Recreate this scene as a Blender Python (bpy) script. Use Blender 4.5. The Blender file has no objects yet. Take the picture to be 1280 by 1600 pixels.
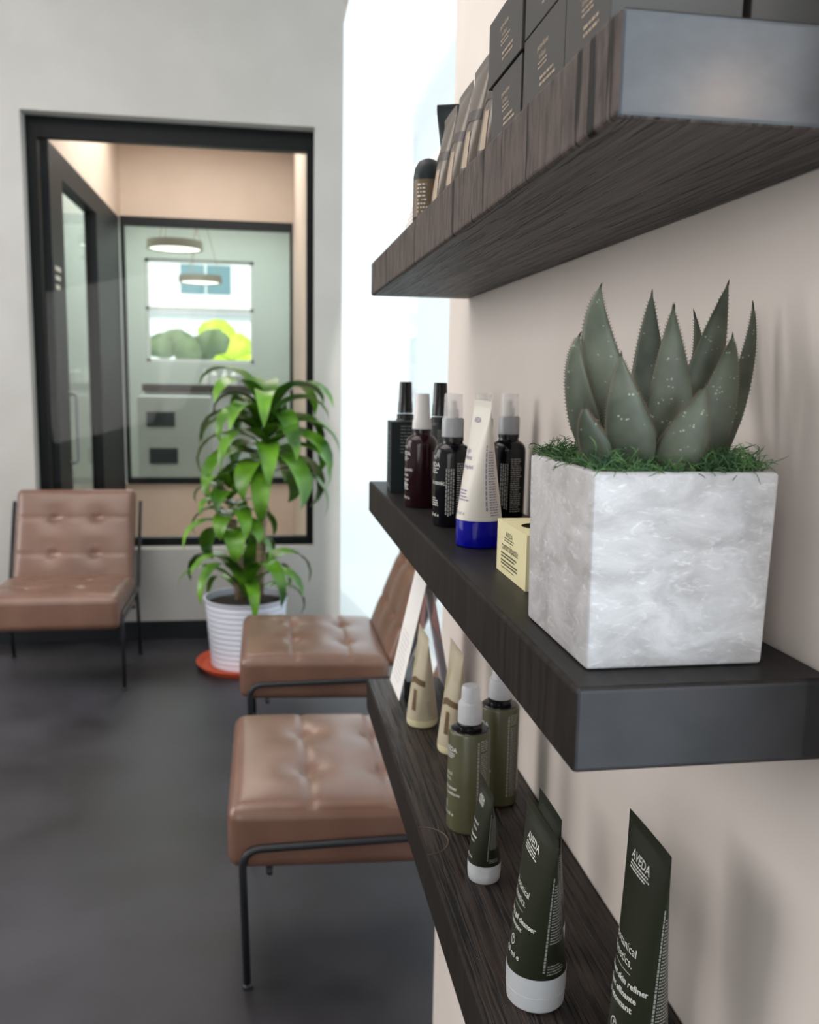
import bpy, bmesh, math, random
from mathutils import Vector, Matrix
random.seed(7)
PI = math.pi
sc = bpy.context.scene
col = sc.collection

# ------------------------------------------------------------------ camera
def cam_axes(yaw, pitch, roll):
    cy, sy, cp, sp = math.cos(yaw), math.sin(yaw), math.cos(pitch), math.sin(pitch)
    f = Vector((sy*cp, cy*cp, -sp)); r = Vector((cy, -sy, 0)); u = r.cross(f)
    cr, sr = math.cos(roll), math.sin(roll)
    return cr*r + sr*u, -sr*r + cr*u, f
CAM = Vector((-0.3728, 0.0, 1.48))
r_, u_, f_ = cam_axes(0.1614, 0.1478, 0.0179)
cd = bpy.data.cameras.new('camera'); cam = bpy.data.objects.new('camera', cd); col.objects.link(cam)
m = Matrix.Identity(4)
for i in range(3):
    m[i][0] = r_[i]; m[i][1] = u_[i]; m[i][2] = -f_[i]; m[i][3] = CAM[i]
cam.matrix_world = m
cd.sensor_width = 36; cd.sensor_fit = 'AUTO'; cd.lens = 1411.4/1600*36
cd.clip_start = 0.02; cd.clip_end = 200
cd.dof.use_dof = True; cd.dof.focus_distance = 0.82; cd.dof.aperture_fstop = 8.0
sc.camera = cam

# ------------------------------------------------------------------ world, lamps, exposure
sc.view_settings.view_transform = 'Standard'; sc.view_settings.look = 'None'
sc.view_settings.gamma = 1; sc.view_settings.use_curve_mapping = False
sc.view_settings.exposure = 0.14
w = bpy.data.worlds.new('sky'); sc.world = w; w.use_nodes = True
w.node_tree.nodes['Background'].inputs[0].default_value = (0.84, 0.95, 1.0, 1)
w.node_tree.nodes['Background'].inputs[1].default_value = 1.25
sd = bpy.data.lights.new('sun', 'SUN'); sd.energy = 2.6; sd.angle = .02; sd.color = (1, .97, .92)
so = bpy.data.objects.new('sun', sd); col.objects.link(so); so.rotation_euler = Vector((-.15, 1, -.75)).to_track_quat('-Z', 'Y').to_euler()
def area(name, loc, aim, sx, sy, power, color):
    d = bpy.data.lights.new(name, 'AREA'); d.shape = 'RECTANGLE'; d.size = sx; d.size_y = sy
    d.energy = power; d.color = color
    o = bpy.data.objects.new(name, d); col.objects.link(o); o.location = loc
    o.rotation_euler = (Vector(aim)-Vector(loc)).to_track_quat('-Z', 'Z').to_euler()
    return o
area('daylight_near_right', (0.40, -1.25, 2.0), (-3, -1.25, 2.0), 3.2, 2.6, 112, (0.80, 0.92, 1.0))
area('daylight_left', (-4.4, 3.0, 1.9), (0, 3.0, 1.2), 3.6, 2.6, 140, (1.0, 0.98, 0.96))
area('daylight_behind', (-2.0, -2.9, 1.8), (-0.6, 3, 1.3), 3.0, 2.0, 55, (1.0, 0.95, 0.92))
area('ceiling_lamp', (-1.7, 1.8, 3.95), (-1.7, 1.8, 0), 2.4, 2.8, 62, (1.0, 0.93, 0.86))
area('vestibule_lamp', (-0.85, 6.4, 3.3), (-0.85, 6.4, 0), 1.2, 1.6, 34, (1.0, 0.93, 0.86))
area('far_room_lamp', (-1.2, 10.0, 3.4), (-1.2, 10.0, 0), 2.5, 3.0, 95, (0.93, 1.0, 0.98))

d = bpy.data.lights.new('spot_lamp', 'POINT'); d.energy = 5; d.color = (1, .72, .55); d.shadow_soft_size = .045
o = bpy.data.objects.new('spot_lamp', d); col.objects.link(o); o.location = (.375, -.473, 1.939)

# ------------------------------------------------------------------ materials
def NT(name):
    mt = bpy.data.materials.new(name); mt.use_nodes = True
    nt = mt.node_tree; return mt, nt, nt.nodes['Principled BSDF']
def mat(name, c, rough=.5, metal=0, trans=0, coat=0, alpha=1, ior=1.45, sheen=0, emit=0, spec=None):
    mt, nt, b = NT(name)
    b.inputs['Base Color'].default_value = (*c, 1); b.inputs['Roughness'].default_value = rough
    b.inputs['Metallic'].default_value = metal; b.inputs['Transmission Weight'].default_value = trans
    b.inputs['Coat Weight'].default_value = coat; b.inputs['Alpha'].default_value = alpha; b.inputs['IOR'].default_value = ior
    if spec is not None: b.inputs['Specular IOR Level'].default_value = spec
    if emit:
        b.inputs['Emission Color'].default_value = (*c, 1); b.inputs['Emission Strength'].default_value = emit
    return mt
def noisy(name, c1, c2, scale=(10,10,10), detail=4, rough=.6, bump=0, lo=.35, hi=.65, nscale=1, dist=0, coat=0, r2=None, bdist=.002, nrough=.5, spec=None):
    mt, nt, b = NT(name); N = nt.nodes.new; L = nt.links.new
    tc = N('ShaderNodeTexCoord'); mp = N('ShaderNodeMapping'); mp.inputs['Scale'].default_value = scale
    L(tc.outputs['Object'], mp.inputs[0]); nz = N('ShaderNodeTexNoise'); L(mp.outputs[0], nz.inputs['Vector'])
    nz.inputs['Scale'].default_value = nscale; nz.inputs['Detail'].default_value = detail; nz.inputs['Distortion'].default_value = dist
    nz.inputs['Roughness'].default_value = nrough
    cr = N('ShaderNodeValToRGB'); cr.color_ramp.elements[0].position = lo; cr.color_ramp.elements[1].position = hi
    cr.color_ramp.elements[0].color = (*c1, 1); cr.color_ramp.elements[1].color = (*c2, 1)
    L(nz.outputs[0], cr.inputs[0]); L(cr.outputs[0], b.inputs['Base Color'])
    b.inputs['Roughness'].default_value = rough; b.inputs['Coat Weight'].default_value = coat
    b.inputs['Coat Roughness'].default_value = .18
    if spec is not None: b.inputs['Specular IOR Level'].default_value = spec
    if r2 is not None:
        mr = N('ShaderNodeMapRange'); mr.inputs['From Min'].default_value = lo; mr.inputs['From Max'].default_value = hi
        mr.inputs['To Min'].default_value = rough; mr.inputs['To Max'].default_value = r2
        L(nz.outputs[0], mr.inputs[0]); L(mr.outputs[0], b.inputs['Roughness'])
    if bump:
        bp = N('ShaderNodeBump'); bp.inputs['Strength'].default_value = bump; bp.inputs['Distance'].default_value = bdist
        L(nz.outputs[0], bp.inputs['Height']); L(bp.outputs[0], b.inputs['Normal'])
    return mt
def sawn(name, ca, cb, cdark, across, along, rough=.6, bump=.5, crack=True, bdist=.0015, spec=.5, lo2=.34, hi2=.40):
    """rough timber: fine saw marks plus sparse dark cracks; scales are in object space"""
    mt, nt, b = NT(name); N = nt.nodes.new; L = nt.links.new
    tc = N('ShaderNodeTexCoord')
    def noise(scale, s, det, rg=.6):
        mp = N('ShaderNodeMapping'); mp.inputs['Scale'].default_value = scale; L(tc.outputs['Object'], mp.inputs[0])
        nz = N('ShaderNodeTexNoise'); nz.inputs['Scale'].default_value = s; nz.inputs['Detail'].default_value = det
        nz.inputs['Roughness'].default_value = rg; L(mp.outputs[0], nz.inputs['Vector']); return nz
    n1 = noise(across, 1, 5); n2 = noise(along, 1, 3)
    cr = N('ShaderNodeValToRGB'); cr.color_ramp.elements[0].position = .3; cr.color_ramp.elements[1].position = .7
    cr.color_ramp.elements[0].color = (*ca, 1); cr.color_ramp.elements[1].color = (*cb, 1); L(n1.outputs[0], cr.inputs[0])
    cr2 = N('ShaderNodeValToRGB'); cr2.color_ramp.elements[0].position = lo2; cr2.color_ramp.elements[1].position = hi2; b.inputs['Specular IOR Level'].default_value = spec
    cr2.color_ramp.elements[0].color = (1, 1, 1, 1); cr2.color_ramp.elements[1].color = (0, 0, 0, 1); L(n2.outputs[0], cr2.inputs[0])
    mx = N('ShaderNodeMix'); mx.data_type = 'RGBA'; L(cr2.outputs[0], mx.inputs[0]); L(cr.outputs[0], mx.inputs[6]); mx.inputs[7].default_value = (*cdark, 1)
    L(mx.outputs[2], b.inputs['Base Color']); b.inputs['Roughness'].default_value = rough
    ad = N('ShaderNodeMath'); ad.operation = 'SUBTRACT'; L(n1.outputs[0], ad.inputs[0]); L(cr2.outputs[0], ad.inputs[1])
    bp = N('ShaderNodeBump'); bp.inputs['Strength'].default_value = bump; bp.inputs['Distance'].default_value = bdist
    L(ad.outputs[0], bp.inputs['Height']); L(bp.outputs[0], b.inputs['Normal'])
    return mt
def pane_mat(name, tint=(1,1,1), gloss=.08, rough=.02):
    mt = bpy.data.materials.new(name); mt.use_nodes = True; nt = mt.node_tree; nt.nodes.clear(); N = nt.nodes.new; L = nt.links.new
    o = N('ShaderNodeOutputMaterial'); t = N('ShaderNodeBsdfTransparent'); t.inputs[0].default_value = (*tint, 1)
    g = N('ShaderNodeBsdfGlossy'); g.inputs['Roughness'].default_value = rough
    fr = N('ShaderNodeFresnel'); fr.inputs[0].default_value = 1.45
    ml = N('ShaderNodeMath'); ml.operation = 'MULTIPLY'; ml.inputs[1].default_value = gloss*10; L(fr.outputs[0], ml.inputs[0])
    mx = N('ShaderNodeMixShader'); L(ml.outputs[0], mx.inputs[0]); L(t.outputs[0], mx.inputs[1]); L(g.outputs[0], mx.inputs[2]); L(mx.outputs[0], o.inputs[0])
    return mt

M = {}
M['wall'] = noisy('warm_white_paint', (.71,.635,.585), (.74,.665,.62), (6,6,6), 3, .55, .06, r2=.6)
M['wall_grey'] = noisy('pale_grey_paint', (.46,.445,.425), (.49,.475,.455), (4,4,4), 3, .7, .04)
M['ceiling'] = mat('ceiling_paint', (.75,.74,.72), .8)
M['beige'] = noisy('beige_paint', (.64,.535,.45), (.68,.575,.49), (3,3,3), 3, .7)
M['floor'] = noisy('charcoal_slate_tile', (.012,.011,.0125), (.050,.0475,.058), (1.6,1.6,1.6), 5, .42, .10, spec=.42, lo=.34, hi=.66, r2=.55, bdist=.004)
M['base'] = mat('black_vinyl', (.010,.013,.015), .5, spec=.3)
M['frame'] = mat('black_aluminium', (.005,.006,.007), .4, spec=.2)
M['frame_grey'] = mat('dark_grey_aluminium', (.011,.014,.017), .5, spec=.2)
M['pane'] = pane_mat('window_glass', (.99,1,1), .03)
M['pane_green'] = pane_mat('greenish_glass', (.93,.96,.94), .04)
SA, SB = (.062,.050,.046), (.105,.088,.082)
M['saw_front'] = sawn('sawn_timber_face', (.040,.030,.027), (.115,.088,.079), (.006,.004,.004), (40, 110, 30), (3, 70, 4), .62, .9, spec=.2, lo2=.37, hi2=.415, bdist=.002)
M['saw_under'] = sawn('rough_timber_underside', (.014,.011,.010), (.085,.071,.063), (.006,.005,.005), (170, 5, 60), (130, 5, 20), .50, 1.0, bdist=.003, spec=.5, lo2=.42, hi2=.50)
M['end_paint'] = noisy('painted_end_grain', (.035,.038,.044), (.055,.059,.066), (22,4,30), 5, .45, .14, coat=.22, spec=.2)
M['mid_front'] = noisy('espresso_stained_face', (.012,.0095,.0085), (.024,.019,.0165), (30, 120, 12), 4, .6, .22, bdist=.001, spec=.10)
M['mid_top'] = noisy('espresso_stained_top', (.008,.0075,.0075), (.015,.013,.013), (120, 5, 30), 4, .45, .10, bdist=.001, spec=.2)
M['mid_end'] = noisy('espresso_end_grain', (.017,.017,.019), (.024,.023,.026), (30,5,40), 3, .5, .06, spec=.25)
M['low_top'] = sawn('brushed_timber_top', (.007,.0045,.0038), (.040,.025,.019), (.003,.002,.002), (260, 9, 60), (170, 5, 20), .40, 1.0, bdist=.0015, spec=.28, lo2=.42, hi2=.50)
M['worn'] = mat('worn_timber_edge', (.10,.065,.05), .5)
def leather():
    mt, nt, b = NT('tan_leather'); N = nt.nodes.new; L = nt.links.new
    tc = N('ShaderNodeTexCoord')
    nz = N('ShaderNodeTexNoise'); nz.inputs['Scale'].default_value = 5; nz.inputs['Detail'].default_value = 4; L(tc.outputs['Object'], nz.inputs['Vector'])
    cr = N('ShaderNodeValToRGB'); cr.color_ramp.elements[0].position=.3; cr.color_ramp.elements[1].position=.7
    cr.color_ramp.elements[0].color=(.140,.068,.045,1); cr.color_ramp.elements[1].color=(.205,.105,.073,1)
    L(nz.outputs[0], cr.inputs[0]); L(cr.outputs[0], b.inputs['Base Color']); b.inputs['Roughness'].default_value=.34; b.inputs['Coat Weight'].default_value=.35; b.inputs['Coat Roughness'].default_value=.3
    vo = N('ShaderNodeTexVoronoi'); vo.inputs['Scale'].default_value = 260; L(tc.outputs['Object'], vo.inputs['Vector'])
    bp = N('ShaderNodeBump'); bp.inputs['Strength'].default_value=.08; bp.inputs['Distance'].default_value=.001; L(vo.outputs[0], bp.inputs['Height']); L(bp.outputs[0], b.inputs['Normal'])
    return mt
M['leather'] = leather()
M['tube_metal'] = mat('black_powder_coated_steel', (.012,.014,.018), .38)
M['pot_white'] = mat('white_plastic', (.72,.74,.84), .45)
M['terracotta'] = mat('orange_plastic', (.62,.10,.045), .5)
M['soil'] = noisy('potting_soil', (.012,.009,.007), (.05,.035,.025), (90,90,90), 3, .95, .6)
M['cane'] = noisy('cane_bark', (.20,.14,.09), (.36,.27,.18), (30,30,90), 4, .8, .4)
M['foliage'] = noisy('glossy_green_leaf', (.022,.085,.006), (.16,.38,.025), (5,5,5), 2, .32, 0, lo=.35, hi=.68)
def concrete():
    mt, nt, b = NT('whitewashed_concrete'); N = nt.nodes.new; L = nt.links.new
    tc = N('ShaderNodeTexCoord')
    def noise(sc_, s, det, dist=0, rg=.55):
        mp = N('ShaderNodeMapping'); mp.inputs['Scale'].default_value = sc_; mp.inputs['Rotation'].default_value = (0, .5, 0)
        L(tc.outputs['Object'], mp.inputs[0])
        n = N('ShaderNodeTexNoise'); n.inputs['Scale'].default_value=s; n.inputs['Detail'].default_value=det; n.inputs['Distortion'].default_value=dist
        n.inputs['Roughness'].default_value=rg; L(mp.outputs[0], n.inputs['Vector']); return n
    a = noise((1,1,1.8), 20, 9, .6, .66); c = noise((1,1,1), 10, 4, .4); f = noise((1,1,2.4), 75, 6, 1.2, .6)
    r1 = N('ShaderNodeValToRGB'); e = r1.color_ramp.elements; e[0].position=.40; e[1].position=.64
    e[0].color=(.31,.30,.305,1); e[1].color=(.60,.60,.62,1); L(a.outputs[0], r1.inputs[0])
    r2 = N('ShaderNodeValToRGB'); e = r2.color_ramp.elements; e[0].position=.35; e[1].position=.7
    e[0].color=(.36,.335,.335,1); e[1].color=(.47,.465,.48,1); L(c.outputs[0], r2.inputs[0])
    mx = N('ShaderNodeMix'); mx.data_type='RGBA'; mx.inputs[0].default_value=.45; L(r1.outputs[0], mx.inputs[6]); L(r2.outputs[0], mx.inputs[7])
    r3 = N('ShaderNodeValToRGB'); e = r3.color_ramp.elements; e[0].position=.56; e[1].position=.78
    e[0].color=(0,0,0,1); e[1].color=(.7,.7,.7,1); L(f.outputs[0], r3.inputs[0])
    m2 = N('ShaderNodeMix'); m2.data_type='RGBA'; L(r3.outputs[0], m2.inputs[0]); L(mx.outputs[2], m2.inputs[6]); m2.inputs[7].default_value=(.74,.74,.77,1)
    L(m2.outputs[2], b.inputs['Base Color']); b.inputs['Roughness'].default_value=.55
    bp = N('ShaderNodeBump'); bp.inputs['Strength'].default_value=.35; bp.inputs['Distance'].default_value=.0012
    L(a.outputs[0], bp.inputs['Height']); L(bp.outputs[0], b.inputs['Normal'])
    return mt
M['concrete'] = concrete()
def agave():
    mt, nt, b = NT('agave_leaf'); N = nt.nodes.new; L = nt.links.new
    tc = N('ShaderNodeTexCoord')
    nz = N('ShaderNodeTexNoise'); nz.inputs['Scale'].default_value = 30; nz.inputs['Detail'].default_value = 4; L(tc.outputs['Object'], nz.inputs['Vector'])
    cr = N('ShaderNodeValToRGB'); e = cr.color_ramp.elements; e[0].position=.32; e[1].position=.7
    e[0].color=(.040,.049,.032,1); e[1].color=(.105,.118,.083,1); L(nz.outputs[0], cr.inputs[0])
    vo = N('ShaderNodeTexVoronoi'); vo.inputs['Scale'].default_value = 330; L(tc.outputs['Object'], vo.inputs['Vector'])
    mp = N('ShaderNodeMapping'); mp.inputs['Scale'].default_value=(1,1,5); L(tc.outputs['Object'], mp.inputs[0])
    n2 = N('ShaderNodeTexNoise'); n2.inputs['Scale'].default_value=42; n2.inputs['Detail'].default_value=2; L(mp.outputs[0], n2.inputs['Vector'])
    th = N('ShaderNodeMath'); th.operation='LESS_THAN'; th.inputs[1].default_value=.27; L(vo.outputs['Distance'], th.inputs[0])
    g2 = N('ShaderNodeMath'); g2.operation='GREATER_THAN'; g2.inputs[1].default_value=.60; L(n2.outputs[0], g2.inputs[0])
    ml = N('ShaderNodeMath'); ml.operation='MULTIPLY'; L(th.outputs[0], ml.inputs[0]); L(g2.outputs[0], ml.inputs[1])
    mx = N('ShaderNodeMix'); mx.data_type='RGBA'; L(ml.outputs[0], mx.inputs[0]); L(cr.outputs[0], mx.inputs[6]); mx.inputs[7].default_value=(.24,.28,.21,1)
    L(mx.outputs[2], b.inputs['Base Color']); b.inputs['Roughness'].default_value=.5
    return mt
M['agave'] = agave()
M['thorn'] = mat('agave_thorn', (.16,.11,.08), .5)
M['tip'] = mat('agave_dark_tip', (.035,.028,.022), .5)
M['moss'] = noisy('preserved_moss', (.006,.038,.013), (.08,.17,.05), (60,60,60), 3, .85)
M['moss_dark'] = mat('dark_moss', (.010,.035,.012), .95)
M['dkgreen'] = mat('dark_green_laminate', (.015,.018,.009), .42, spec=.35)
M['olive'] = noisy('olive_plastic', (.070,.068,.032), (.088,.085,.042), (3,3,8), 2, .34, coat=.15)
M['black_neck'] = mat('black_glossy_plastic', (.006,.006,.007), .22)
M['black_matte'] = mat('black_matte_plastic', (.010,.014,.015), .42)
M['amber'] = mat('dark_amber_plastic', (.018,.004,.006), .15, spec=.4)
M['violet'] = mat('very_dark_violet_plastic', (.004,.0035,.006), .15, spec=.4)
M['white_cap'] = mat('white_plastic_cap', (.62,.60,.59), .4)
M['silver_cap'] = mat('frosted_grey_cap', (.47,.48,.50), .4)
M['grey_collar'] = mat('grey_collar', (.32,.33,.35), .35)
M['clear'] = mat('clear_plastic', (.80,.79,.78), .12, alpha=.34)
M['frosted'] = mat('frosted_clear_plastic', (.74,.75,.78), .3, alpha=.62)
M['cream'] = noisy('cream_laminate', (.41,.355,.255), (.48,.425,.32), (14,14,14), 3, .42)
M['cream_cap'] = mat('pale_cream_plastic', (.62,.56,.36), .35)
M['brown_ink'] = mat('brown_ink', (.12,.075,.035), .45)
M['tan_ink'] = mat('tan_ink', (.36,.27,.19), .45)
M['green_ink'] = mat('soft_green_ink', (.42,.43,.20), .45)
M['taupe'] = mat('taupe_laminate', (.13,.105,.085), .3, metal=.2)
M['taupe_dark'] = mat('dark_brown_band', (.055,.040,.036), .4)
M['white_tube'] = mat('off_white_laminate', (.66,.62,.56), .35)
M['blue'] = mat('cobalt_blue_plastic', (.002,.002,.22), .12, spec=.15)
M['white_ink'] = mat('white_ink', (.60,.60,.56), .5)
M['pale_ink'] = mat('pale_grey_ink', (.26,.26,.24), .5)
M['dark_ink'] = mat('dark_olive_ink', (.10,.09,.05), .5)
M['violet_ink'] = mat('violet_ink', (.22,.20,.34), .5)
M['box_dark'] = mat('charcoal_card', (.052,.048,.046), .5, spec=.3)
M['box_navy'] = mat('dark_green_card', (.010,.016,.018), .45, spec=.3)
M['box_yellow'] = mat('pale_yellow_card', (.66,.60,.36), .55)
M['jar'] = mat('dark_jar_lid', (.06,.055,.035), .35)
M['paper'] = mat('white_card', (.80,.77,.76), .6)
M['lavender'] = mat('lavender_print', (.50,.46,.52), .55)
M['pink'] = mat('pink_print', (.52,.28,.28), .55)
M['grey_print'] = mat('grey_print', (.45,.44,.45), .6)
M['facade'] = mat('sunlit_white_render', (.93,.92,.88), .9)
M['facade_glass'] = mat('bluish_office_glass', (.16,.27,.30), .5)
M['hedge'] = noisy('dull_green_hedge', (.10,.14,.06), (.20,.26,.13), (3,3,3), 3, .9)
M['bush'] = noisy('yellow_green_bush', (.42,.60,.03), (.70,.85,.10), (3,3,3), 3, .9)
M['pavement'] = mat('pale_pavement', (.62,.67,.70), .9)
M['room_grey'] = mat('cool_grey_paint', (.50,.52,.49), .7)
M['cabinet'] = mat('pale_cabinet', (.52,.55,.54), .5)
M['cabinet_dark'] = mat('recess_shade', (.02,.03,.035), .5)
M['glow'] = mat('lamp_diffuser', (1,.97,.88), .5, emit=2.2)
M['bronze'] = mat('dull_bronze', (.20,.17,.13), .5)

# ------------------------------------------------------------------ helpers
def link_mesh(name, bm, material, parent=None, smooth=None, kind=None, label=None):
    me = bpy.data.meshes.new(name); bmesh.ops.recalc_face_normals(bm, faces=bm.faces[:]) if kind != 'keep' else None
    bm.to_mesh(me); bm.free()
    mats = material if isinstance(material, (list, tuple)) else [material]
    for k in mats: me.materials.append(k)
    o = bpy.data.objects.new(name, me); col.objects.link(o)
    if parent: o.parent = parent
    if smooth:
        for p in me.polygons: p.use_smooth = True
        if smooth is not True:
            me.set_sharp_from_angle(angle=smooth)
    if label: o['label'] = label
    return o
def tag(o, label=None, cat=None, group=None, kind=None):
    if label: o['label'] = label
    if cat: o['category'] = cat
    if group: o['group'] = group
    if kind: o['kind'] = kind
    return o
def thing(name, label, cat, loc=(0,0,0), rz=0, group=None, s=1.0):
    o = bpy.data.objects.new(name, None); col.objects.link(o); o.location = loc; o.rotation_euler = (0,0,rz); o.scale = (s,s,s)
    o.empty_display_size = .05
    return tag(o, label, cat, group)
def box(bm, x0, x1, y0, y1, z0, z1, bev=0, seg=2, mi=0):
    r = bmesh.ops.create_cube(bm, size=1)
    vs = r['verts']
    for v in vs:
        v.co = Vector(((x0+x1)/2 + v.co.x*(x1-x0), (y0+y1)/2 + v.co.y*(y1-y0), (z0+z1)/2 + v.co.z*(z1-z0)))
    fs = set(f for v in vs for f in v.link_faces)
    for f in fs: f.material_index = mi
    if bev:
        es = list(set(e for v in vs for e in v.link_edges))
        bmesh.ops.bevel(bm, geom=es, offset=bev, segments=seg, affect='EDGES', profile=.5)
    return bm
def B(*a, **k):
    return box(bmesh.new(), *a, **k)
def structure(name, bm, m_, parent=None):
    o = link_mesh(name, bm, m_, parent); o['kind'] = 'structure' if not parent else ''
    if parent: del o['kind']
    return o
def lathe(bm, prof, n=40, cx=0, cy=0, caps=True):
    rings = []
    for r, z in prof:
        rings.append([bm.verts.new((cx+r*math.cos(2*PI*i/n), cy+r*math.sin(2*PI*i/n), z)) for i in range(n)])
    for a, b in zip(rings, rings[1:]):
        for i in range(n): bm.faces.new((a[i], a[(i+1)%n], b[(i+1)%n], b[i]))
    if caps and prof[0][0] > 1e-5: bm.faces.new(rings[0][::-1])
    if caps and prof[-1][0] > 1e-5: bm.faces.new(rings[-1])
    return bm
def tubepath(bm, pts, r, n=10, cap=True):
    pts = [Vector(p) for p in pts]; rings = []
    rr = r if isinstance(r, (list, tuple)) else [r]*len(pts)
    t0 = (pts[1]-pts[0]).normalized(); up = Vector((0,0,1)) if abs(t0.z) < .9 else Vector((0,1,0))
    nrm = (up - t0*up.dot(t0)).normalized()
    for i, p in enumerate(pts):
        t = (pts[min(i+1,len(pts)-1)] - pts[max(i-1,0)]).normalized()
        nrm = (nrm - t*nrm.dot(t)).normalized(); bn = t.cross(nrm)
        rings.append([bm.verts.new(p + (nrm*math.cos(2*PI*k/n) + bn*math.sin(2*PI*k/n))*rr[i]) for k in range(n)])
    for a, b in zip(rings, rings[1:]):
        for k in range(n): bm.faces.new((a[k], a[(k+1)%n], b[(k+1)%n], b[k]))
    if cap: bm.faces.new(rings[0][::-1]); bm.faces.new(rings[-1])
    return bm
def smooth_path(pts, rad=.05, n=6):
    pts = [Vector(p) for p in pts]; out = [pts[0]]
    for a, b, c in zip(pts, pts[1:], pts[2:]):
        ra = min(rad, (a-b).length*.45, (c-b).length*.45)
        p0 = b + (a-b).normalized()*ra; p1 = b + (c-b).normalized()*ra
        for i in range(n+1):
            t = i/n; out.append(p0*(1-t)**2 + b*2*t*(1-t) + p1*t*t)
    out.append(pts[-1]); return out
_txt = {}
def text_geo(s, size, bold=0):
    key = (s, bold)
    if key not in _txt:
        cu = bpy.data.curves.new('t', 'FONT'); cu.body = s; cu.size = 1; cu.resolution_u = 2; cu.offset = bold
        o = bpy.data.objects.new('t', cu); col.objects.link(o)
        dg = bpy.context.evaluated_depsgraph_get(); me = bpy.data.meshes.new_from_object(o.evaluated_get(dg))
        vs = [(v.co.x, v.co.y) for v in me.vertices]; fs = [tuple(p.vertices) for p in me.polygons]
        bpy.data.objects.remove(o); bpy.data.curves.remove(cu); bpy.data.meshes.remove(me)
        wd = max(v[0] for v in vs) if vs else 0
        _txt[key] = (vs, fs, wd)
    vs, fs, wd = _txt[key]
    return [(x*size, y*size) for x, y in vs], fs, wd*size
def put_text(bm, mapf, s, size, s0, z0, align='l', bold=0):
    vs, fs, wd = text_geo(s, size, bold)
    off = {'l': 0, 'c': -wd/2, 'r': -wd}[align]
    bv = [bm.verts.new(mapf(s0+off+x, z0+y)) for x, y in vs]
    for f in fs:
        try: bm.faces.new([bv[i] for i in f])
        except ValueError: pass
def put_rect(bm, mapf, s0, s1, z0, z1, n=1):
    for k in range(n):
        a = s0 + (s1-s0)*k/n; b = s0 + (s1-s0)*(k+1)/n
        bm.faces.new([bm.verts.new(mapf(*q)) for q in ((a,z0),(b,z0),(b,z1),(a,z1))])
def fine_print(bm, mapf, s0, s1, z0, z1, pitch, h=.5, vertical=False, rnd=None, fill=.9):
    """rows of illegible small print, as short dashes"""
    rnd = rnd or random
    if not vertical:
        z = z1
        while z > z0:
            s = s0; end = s0 + (s1-s0)*rnd.uniform(.75, 1)
            while s < end:
                wl = pitch*rnd.uniform(.6, 2.0); put_rect(bm, mapf, s, min(s+wl, end), z-pitch*h, z); s += wl + pitch*.35
            z -= pitch
    else:
        s = s0
        while s < s1:
            z = z1; end = z0 + (z1-z0)*rnd.uniform(0, .15)
            while z > end:
                wl = pitch*rnd.uniform(.6, 2.0); put_rect(bm, mapf, s, s+pitch*h, max(z-wl, end), z); z -= wl + pitch*.35
            s += pitch
def cyl_map(r, cx=0, cy=0, off=.0003):
    return lambda s, z: (cx-(r+off)*math.cos(s/r), cy-(r+off)*math.sin(s/r), z)
def tube_shape(r, L, zc, H, crimp=.012):
    zf = H - crimp
    def ab(z):
        t = min(max((z-zc)/(zf-zc), 0), 1)
        return r*(1-t)**.72 + .0016*t, r + (L/2-r)*t, t
    return ab
def tube_map(r, L, zc, H, off=.0005, ang=False):
    ab = tube_shape(r, L, zc, H)
    def f(s, z):
        a, b, t = ab(z); q = s/b
        sq = math.copysign(1, q); aq = abs(q)
        g = math.asin(aq) if aq < .9 else math.asin(.9) + (aq-.9)*1.2
        ph = (1-t)*q + t*sq*g
        if ang: ph = s
        nx, ny = math.cos(ph)/max(a,.004), math.sin(ph)/b; l = math.hypot(nx, ny)
        return (-a*math.cos(ph) - off*nx/l - off*.5, -b*math.sin(ph) - off*ny/l, z)
    return f
def tube_body(r, L, zc, H, crimp=.012, n=48, m_=24):
    bm = bmesh.new(); ab = tube_shape(r, L, zc, H, crimp); rings = []
    zs = [zc + (H-crimp-zc)*i/m_ for i in range(m_+1)] + [H-crimp*.7, H]
    for z in zs:
        a, b, t = ab(z)
        if z > H-crimp+1e-6: a = .0012
        rings.append([bm.verts.new((-a*math.cos(2*PI*k/n), -b*math.sin(2*PI*k/n), z)) for k in range(n)])
    for p, q in zip(rings, rings[1:]):
        for k in range(n): bm.faces.new((p[k], p[(k+1)%n], q[(k+1)%n], q[k]))
    bm.faces.new(rings[0][::-1]); bm.faces.new(rings[-1])
    return bm

K = 0.72                                   # shelf group scale
def S(x, y): return (x*K, y*K)
Z1, Z1b = 1.6822, 1.6243
Z2, Z2b = 1.2883, 1.2316
Z3, Z3b = 0.9059, 0.8476
YE = 1.6603

# ------------------------------------------------------------------ room
structure('floor', B(-4.6, .42, -3, 5.2, -.08, 0), M['floor'])
structure('ceiling', B(-4.6, .42, -3, 5.08, 4.0, 4.1), M['ceiling'])
structure('wall_right', B(0, .42, .38, 1.834, 0, 4.0, bev=.003), M['wall'])
structure('wall_left', B(-4.6, -4.5, -3, 5.08, 0, 4.0), M['wall_grey'])
structure('wall_front', B(-4.5, .42, -3.1, -3, 0, 4.0), M['wall_grey'])
OX0, OX1, OZ0, OZ1, WY = -1.585, -.094, .514, 2.79, 5.08
bm = bmesh.new()
box(bm, -4.5, OX0, WY, WY+.2, 0, 4.0); box(bm, OX1, .057, WY, WY+.2, 0, 4.0)
box(bm, OX0, OX1, WY, WY+.2, 0, OZ0); box(bm, OX0, OX1, WY, WY+.2, OZ1, 4.0)
structure('wall_back', bm, M['wall_grey'])
structure('baseboard_back', B(-4.5, .057, WY-.012, WY, 0, .105, bev=.003), M['base'])
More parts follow.
